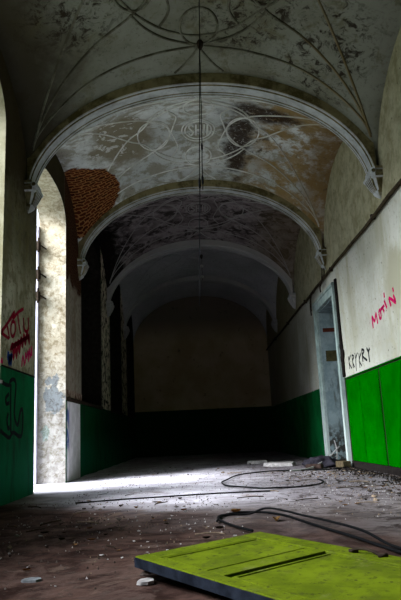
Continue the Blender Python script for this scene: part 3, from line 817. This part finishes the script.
# rubble that the raised corner of the leaf rests on
def chunk(r, seed, flat=.6, sub=2):
    bm = bmesh.new(); bmesh.ops.create_icosphere(bm, subdivisions=sub, radius=r)
    off = Vector((seed * 3.1, seed * 1.7, seed * .9))
    for v in bm.verts:
        v.co *= 1 + .55 * mnoise.noise(v.co * (1.6 / r) + off)
        v.co.z *= flat
    return bm
def angular(r, seed, flat=.35):
    rnd = random.Random(seed); bm = bmesh.new()
    vs = [bm.verts.new((rnd.uniform(-1, 1) * r, rnd.uniform(-1, 1) * r, rnd.uniform(-1, 1) * r * flat)) for _ in range(10)]
    res = bmesh.ops.convex_hull(bm, input=vs)
    bmesh.ops.delete(bm, geom=[v for v in bm.verts if not v.link_faces], context='VERTS')
    bmesh.ops.bevel(bm, geom=bm.edges[:], offset=r * .04, segments=1, affect='EDGES')
    return bm
def seat(o, x, y, rz=0, sink=.12, z=0.0):
    zmin = min(v.co.z for v in o.data.vertices); zmax = max(v.co.z for v in o.data.vertices)
    o.location = (x, y, z - zmin - (zmax - zmin) * sink); o.rotation_euler = (0, 0, rz)
    return o
o = obj('plaster_chunk', angular(.075, 3, .5), M['soil']); seat(o, -.155, 2.40, .3)
k_ = .034 / (max(v.co.z for v in o.data.vertices) - min(v.co.z for v in o.data.vertices)); o.scale = (1, 1, k_)
o.location.z = -k_ * min(v.co.z for v in o.data.vertices) - .001
tag(o, 'dark lump of rubble wedged under the near corner of the fallen door', 'rubble')
# ------------------------------------------------------------------ cables on the floor
def cable(name, pts, r, mat, label, cat='cable', zs=None):
    P = [(p[0], p[1], (r + .004) if len(p) < 3 else p[2]) for p in pts]
    bm = bmesh.new(); tube(bm, smooth_path(P, 7), r, 8)
    return tag(obj(name, bm, mat, smooth=True), label, cat)
C1 = [(0.26, 3.34), (0.20, 3.48), (0.17, 3.57), (0.13, 3.71), (0.1, 3.87), (0.11, 3.98), (0.15, 4.04), (0.21, 4.09), (0.28, 4.12), (0.4, 4.07), (0.5, 3.88), (0.56, 3.62), (0.63, 3.31), (0.70, 3.03), (0.75, 2.78), (0.80, 2.55), (0.85, 2.33), (.94, 2.0), (1.1, 1.6)]
C2 = [(0.09, 3.76), (0.12, 3.97), (0.2, 4.03), (0.30, 4.03), (0.40, 3.98, .045), (0.49, 3.81, .046), (0.55, 3.55, .05), (0.64, 3.25, .052), (0.73, 2.95, .046), (0.80, 2.75), (0.87, 2.60), (0.96, 2.42), (1.1, 2.2), (1.35, 1.9)]
cable('cable', C1, .007, M['cable'], 'thick black cable looping over the floor behind the fallen door, lower strand')
cable('cable', C2, .0065, M['cable'], 'second black cable running over the first one beside the fallen door')
FAR = [(1.95, 8.35), (1.67, 8.05), (1.29, 8.17), (0.92, 8.26), (0.5, 7.84), (0.29, 7.02), (0.23, 6.68), (0.27, 6.26), (0.42, 6.0), (0.56, 5.8), (0.72, 5.77), (0.9, 5.77), (1.1, 5.94), (1.21, 6.26), (1.21, 6.54)]
cable('cable', FAR, .0075, M['cable'], 'thin black cable in a wide loop on the lit floor in mid hall')
cable('wire', [(2.02, 9.05, .26), (1.93, 8.95, .20), (1.8, 8.85, .11), (1.66, 8.7, .06), (1.5, 8.45, .02), (1.33, 8.2), (1.15, 8.05)], .010, M['pale_wire'], 'pale bent wire leaning out from the rubble in the right doorway', 'wire')
cable('wire', [(2.0, 9.25, .34), (1.98, 9.05, .22), (1.94, 8.9, .10), (1.85, 8.7, .03)], .008, M['pale_wire'], 'short pale wire standing up against the right door opening', 'wire')
cable('wire', [(-1.02, 5.25), (-.7, 5.36), (-.35, 5.43), (.05, 5.50), (.35, 5.52), (.6, 5.5)], .0065, M['cable'], 'thin straight black wire across the bright floor before the doorway', 'wire')

# ------------------------------------------------------------------ larger rubble one can point at
def put(name, bm, mat, x, y, rz, label, cat, sink=.1, z=0.0, smooth=False):
    o = obj(name, bm, mat, smooth=smooth); seat(o, x, y, rz, sink, z)
    return tag(o, label, cat)
def plate(w, l, t, seed):
    rnd = random.Random(seed); bm = bmesh.new(); n = 9
    pts = [(w * cos(2 * pi * k / n) * rnd.uniform(.7, 1), l * sin(2 * pi * k / n) * rnd.uniform(.7, 1)) for k in range(n)]
    lo = [bm.verts.new((x, y, 0)) for x, y in pts]; hi = [bm.verts.new((x * .95, y * .95, t)) for x, y in pts]
    bm.faces.new(list(reversed(lo))); bm.faces.new(hi)
    for k in range(n): bm.faces.new((lo[k], lo[(k + 1) % n], hi[(k + 1) % n], hi[k]))
    return bm
put('plaster_slab', plate(.26, .34, .05, 2), M['plaster'], 1.22, 9.75, .4, 'pale broken plaster slab lying far back on the dark floor', 'rubble')
put('plaster_slab', plate(.20, .22, .05, 7), M['plaster'], .98, 10.7, 1.4, 'farther small plaster slab behind the large pale one', 'rubble')
put('slate_piece', plate(.045, .035, .010, 4), M['greyp'], -.64, 2.46, .5, 'grey slate shard on the brown floor at lower left', 'rubble')
put('plaster_chip', plate(.042, .036, .010, 5), M['plaster'], -.205, 2.345, .9, 'pale flat chip lying just under the corner of the fallen door', 'rubble')
put('brick', newbox(-.06, .06, -.11, .11, 0, .085, .01), M['brickm'], 1.93, 8.50, .25, 'dirty yellow brick standing at the foot of the right door frame', 'brick', .02)
put('brick', newbox(-.055, .055, -.11, .11, 0, .06, .01), M['brickr'], 1.55, 8.55, 1.1, 'dirty red brick lying in the rubble before the right doorway', 'brick', .04)
bm = bmesh.new(); bmesh.ops.create_icosphere(bm, subdivisions=4, radius=1)
for v in bm.verts:
    q = v.co.copy(); v.co = Vector((q.x * .22, q.y * .32, max(q.z, -.12) * .12)) * (1 + .35 * mnoise.noise(q * 3.1)); v.co.z += .03 * mnoise.noise(q * 7)
put('rag_heap', bm, M['rag'], 1.72, 8.95, .2, 'dark crumpled rag heap in front of the right doorway', 'rag', .12, 0, True)
def leaf(l, w, seed, curl=.3):
    bm = bmesh.new(); rows = []; rnd = random.Random(seed)
    c2 = curl * rnd.uniform(.6, 1.4)
    for i in range(6):
        t = i / 5; hw = w * sin(pi * min(max(t * .92 + .04, 0), 1)) ** .8
        z = .25 * l * c2 * (t - .5) ** 2 * 4
        rows.append([bm.verts.new((l * (t - .5), s * hw, z + abs(s) * hw * c2 * 1.2)) for s in (-1, 0, 1)])
    for a, b in zip(rows[:-1], rows[1:]):
        for k in range(2): bm.faces.new((a[k], a[k + 1], b[k + 1], b[k]))
    bmesh.ops.solidify(bm, geom=bm.faces[:], thickness=.0015)
    return bm
put('dry_leaf', leaf(.08, .03, 1, .8), M['leafo'], .23, 4.24, .6, 'orange curled leaf beside the looped black cable', 'leaf', .02)
put('dry_leaf', leaf(.07, .025, 2, .7), M['leafo'], .43, 3.72, 1.6, 'small tan leaf lying inside the bend of the black cables', 'leaf', .02)

# ------------------------------------------------------------------ scattered debris, each piece an object
def keep_off(x, y):
    q = Vector((x + .249, y - 2.406, 0))
    s, t = q.dot(d), q.dot(lp)
    if -.07 < s < DW + .07 and -.07 < t < DL + .1: return True
    for px, py in ((1.22, 9.75), (1.93, 8.5), (1.55, 8.55), (1.72, 8.95), (-.155, 2.4)):
        if (x - px) ** 2 + (y - py) ** 2 < .05: return True
    return False
CABP = [Vector((p[0], p[1])) for P in (C1, C2, FAR) for p in P]
def free_spot(area):
    for _ in range(200):
        x, y = area()
        if XL + .06 < x < XR - .10 and not keep_off(x, y) and min((Vector((x, y)) - c).length for c in CABP) > .07: return x, y
    return x, y
def near_left(): return random.uniform(-1.55, .25), random.choice((random.uniform(2.3, 4.2), random.uniform(3.0, 5.6)))
def right_side():
    return min(XR - .12, random.gauss(1.55, .38)), random.uniform(4.2, 8.4)
def middle(): return random.uniform(-1.2, 1.9), random.uniform(3.6, 8.5)
def far_(): return random.uniform(-1.5, 1.9), random.uniform(8.2, 11.5)
def scatter(name, protos, count, areas, scale, label, cat, group, sink=.1):
    made = 0
    for i in range(count):
        p = protos[i % len(protos)]
        o = p if i < len(protos) else p.copy()
        if i >= len(protos): COL.objects.link(o)
        x, y = free_spot(random.choice(areas))
        s = random.uniform(*scale); o.scale = (s, s, s)
        zmin = min(v.co.z for v in o.data.vertices); zmax = max(v.co.z for v in o.data.vertices)
        o.location = (x, y, s * (-zmin - (zmax - zmin) * sink) + .001)
        o.rotation_euler = (0, 0, random.uniform(0, 2 * pi))
        tag(o, label, cat, group)
scatter('plaster_chip', [obj('plaster_chip', angular(.016, 20 + k, .4), M['plaster']) for k in range(5)], 90, [near_left, near_left, middle], (.3, .9),
        'tiny pale plaster chip scattered on the dirty floor', 'rubble', 'plaster chips scattered on the floor')
scatter('rubble_piece', [obj('rubble_piece', angular(.034, 40 + k, .45), M[('soil', 'soil', 'iron', 'brickr', 'wood')[k]]) for k in range(5)], 150, [right_side, right_side, right_side, near_left, far_], (.25, .8),
        'dark lump of rubble strewn on the dirty floor', 'rubble', 'dark rubble strewn on the floor')
scatter('dry_leaf', [obj('dry_leaf', leaf(.055, .017, 60 + k, .5), M[('leaf', 'leafd', 'leafd', 'leaf')[k]]) for k in range(4)], 150, [right_side, right_side, right_side, near_left], (.4, 1.0),
        'withered brown leaf lying on the dirty floor', 'leaf', 'withered leaves on the floor', .02)
def stick(seed):
    rnd = random.Random(seed); bm = bmesh.new(); l = rnd.uniform(.10, .2)
    tube(bm, smooth_path([(-l, rnd.uniform(-.02, .02), 0), (-l * .3, rnd.uniform(-.03, .03), .006), (l * .4, rnd.uniform(-.03, .03), .004), (l, rnd.uniform(-.03, .03), 0)], 4), [.006] * 13, 6)
    return bm
scatter('twig', [obj('twig', stick(80 + k), M[('wood', 'leafd', 'leafd')[k]], smooth=True) for k in range(3)], 70, [right_side, right_side, near_left, middle], (.25, .8),
        'thin dry twig lying on the dirty floor', 'twig', 'twigs on the floor', .05)
# crumbs too small and too many to count
bm = bmesh.new()
def crumb(x, y, r, mi=None):
    h = r * random.uniform(.5, 1.1); a0 = random.uniform(0, 6.28)
    base = [bm.verts.new((x + r * cos(a0 + k * 2.09) * random.uniform(.6, 1.3), y + r * sin(a0 + k * 2.09) * random.uniform(.6, 1.3), -.004)) for k in range(3)]
    top = bm.verts.new((x, y, h)); mi = random.choice((0, 0, 0, 1, 2)) if mi is None else mi
    for k in range(3): bm.faces.new((base[k], base[(k + 1) % 3], top)).material_index = mi
for i in range(4200):
    x, y = random.choice((near_left, right_side, right_side, middle, middle, far_))()
    if keep_off(x, y) or not XL + .03 < x < XR - .04: continue
    crumb(x, y, random.uniform(.003, .008))
for i in range(1500):                                   # drift along the foot of the right-hand boarding
    y = random.uniform(4.5, 8.5); crumb(XR - .05 - abs(random.gauss(0, .13)), y, random.uniform(.006, .02), 3)
tag(obj('debris', bm, [M['soil'], M['plaster'], M['wood'], M['slot']]), 'fine crumbs of plaster and dirt strewn over the whole floor', 'debris', kind='stuff')

# ------------------------------------------------------------------ daylight
w = bpy.data.worlds.new('sky'); SC.world = w; w.use_nodes = True
bg = w.node_tree.nodes['Background']
bg.inputs['Color'].default_value = (.80, .90, 1.0, 1); bg.inputs['Strength'].default_value = 3.2
sl = bpy.data.lights.new('hazy_sun', 'SUN'); sl.energy = 26.0; sl.angle = radians(48); sl.color = (.89, .94, 1.0)
so = bpy.data.objects.new('hazy_sun', sl); COL.objects.link(so); so.location = (-12, 4, 9)
so.rotation_euler = Vector((cos(radians(36)), .30, -sin(radians(36)))).to_track_quat('-Z', 'Y').to_euler()
def portal(name, c, h, z0, z1):
    l = bpy.data.lights.new(name, 'AREA'); l.shape = 'RECTANGLE'; l.size = 2 * h; l.size_y = z1 - z0
    l.cycles.is_portal = True
    o = bpy.data.objects.new(name, l); COL.objects.link(o)
    o.location = (XL - WT - .08, c, (z0 + z1) / 2)
    o.rotation_euler = Matrix(((0, 0, -1), (1, 0, 0), (0, -1, 0))).to_euler() if False else Vector((1, 0, 0)).to_track_quat('-Z', 'Z').to_euler()
    return o
portal('doorway_daylight', dc, dh, 0, 3.98)
for w_ in NEARW[:2]: portal('window_daylight', w_[0], w_[1], SILL_N, 3.98)

# ------------------------------------------------------------------ camera
cam = bpy.data.cameras.new('camera'); cam.sensor_fit = 'VERTICAL'; cam.sensor_height = 24.0
cam.lens = 24.0 * 614.51 / 600
cam.clip_start = .02; cam.clip_end = 200
co = bpy.data.objects.new('camera', cam); COL.objects.link(co)
yaw, pitch, roll = radians(.82), radians(12.436), radians(2.667)
fw = Vector((sin(yaw) * cos(pitch), cos(yaw) * cos(pitch), sin(pitch)))
r0 = Vector((cos(yaw), -sin(yaw), 0)); u0 = r0.cross(fw)
Rv = cos(roll) * r0 - sin(roll) * u0; Uv = sin(roll) * r0 + cos(roll) * u0
co.matrix_world = Matrix(((Rv.x, Uv.x, -fw.x, 0), (Rv.y, Uv.y, -fw.y, 0), (Rv.z, Uv.z, -fw.z, .5), (0, 0, 0, 1)))
SC.camera = co

SC.view_settings.view_transform = 'Standard'
SC.view_settings.look = 'None'
SC.view_settings.gamma = 1.0
SC.view_settings.use_curve_mapping = False
SC.view_settings.exposure = 0.0
SC.cycles.use_denoising = True
SC.cycles.max_bounces = 8
SC.cycles.diffuse_bounces = 6
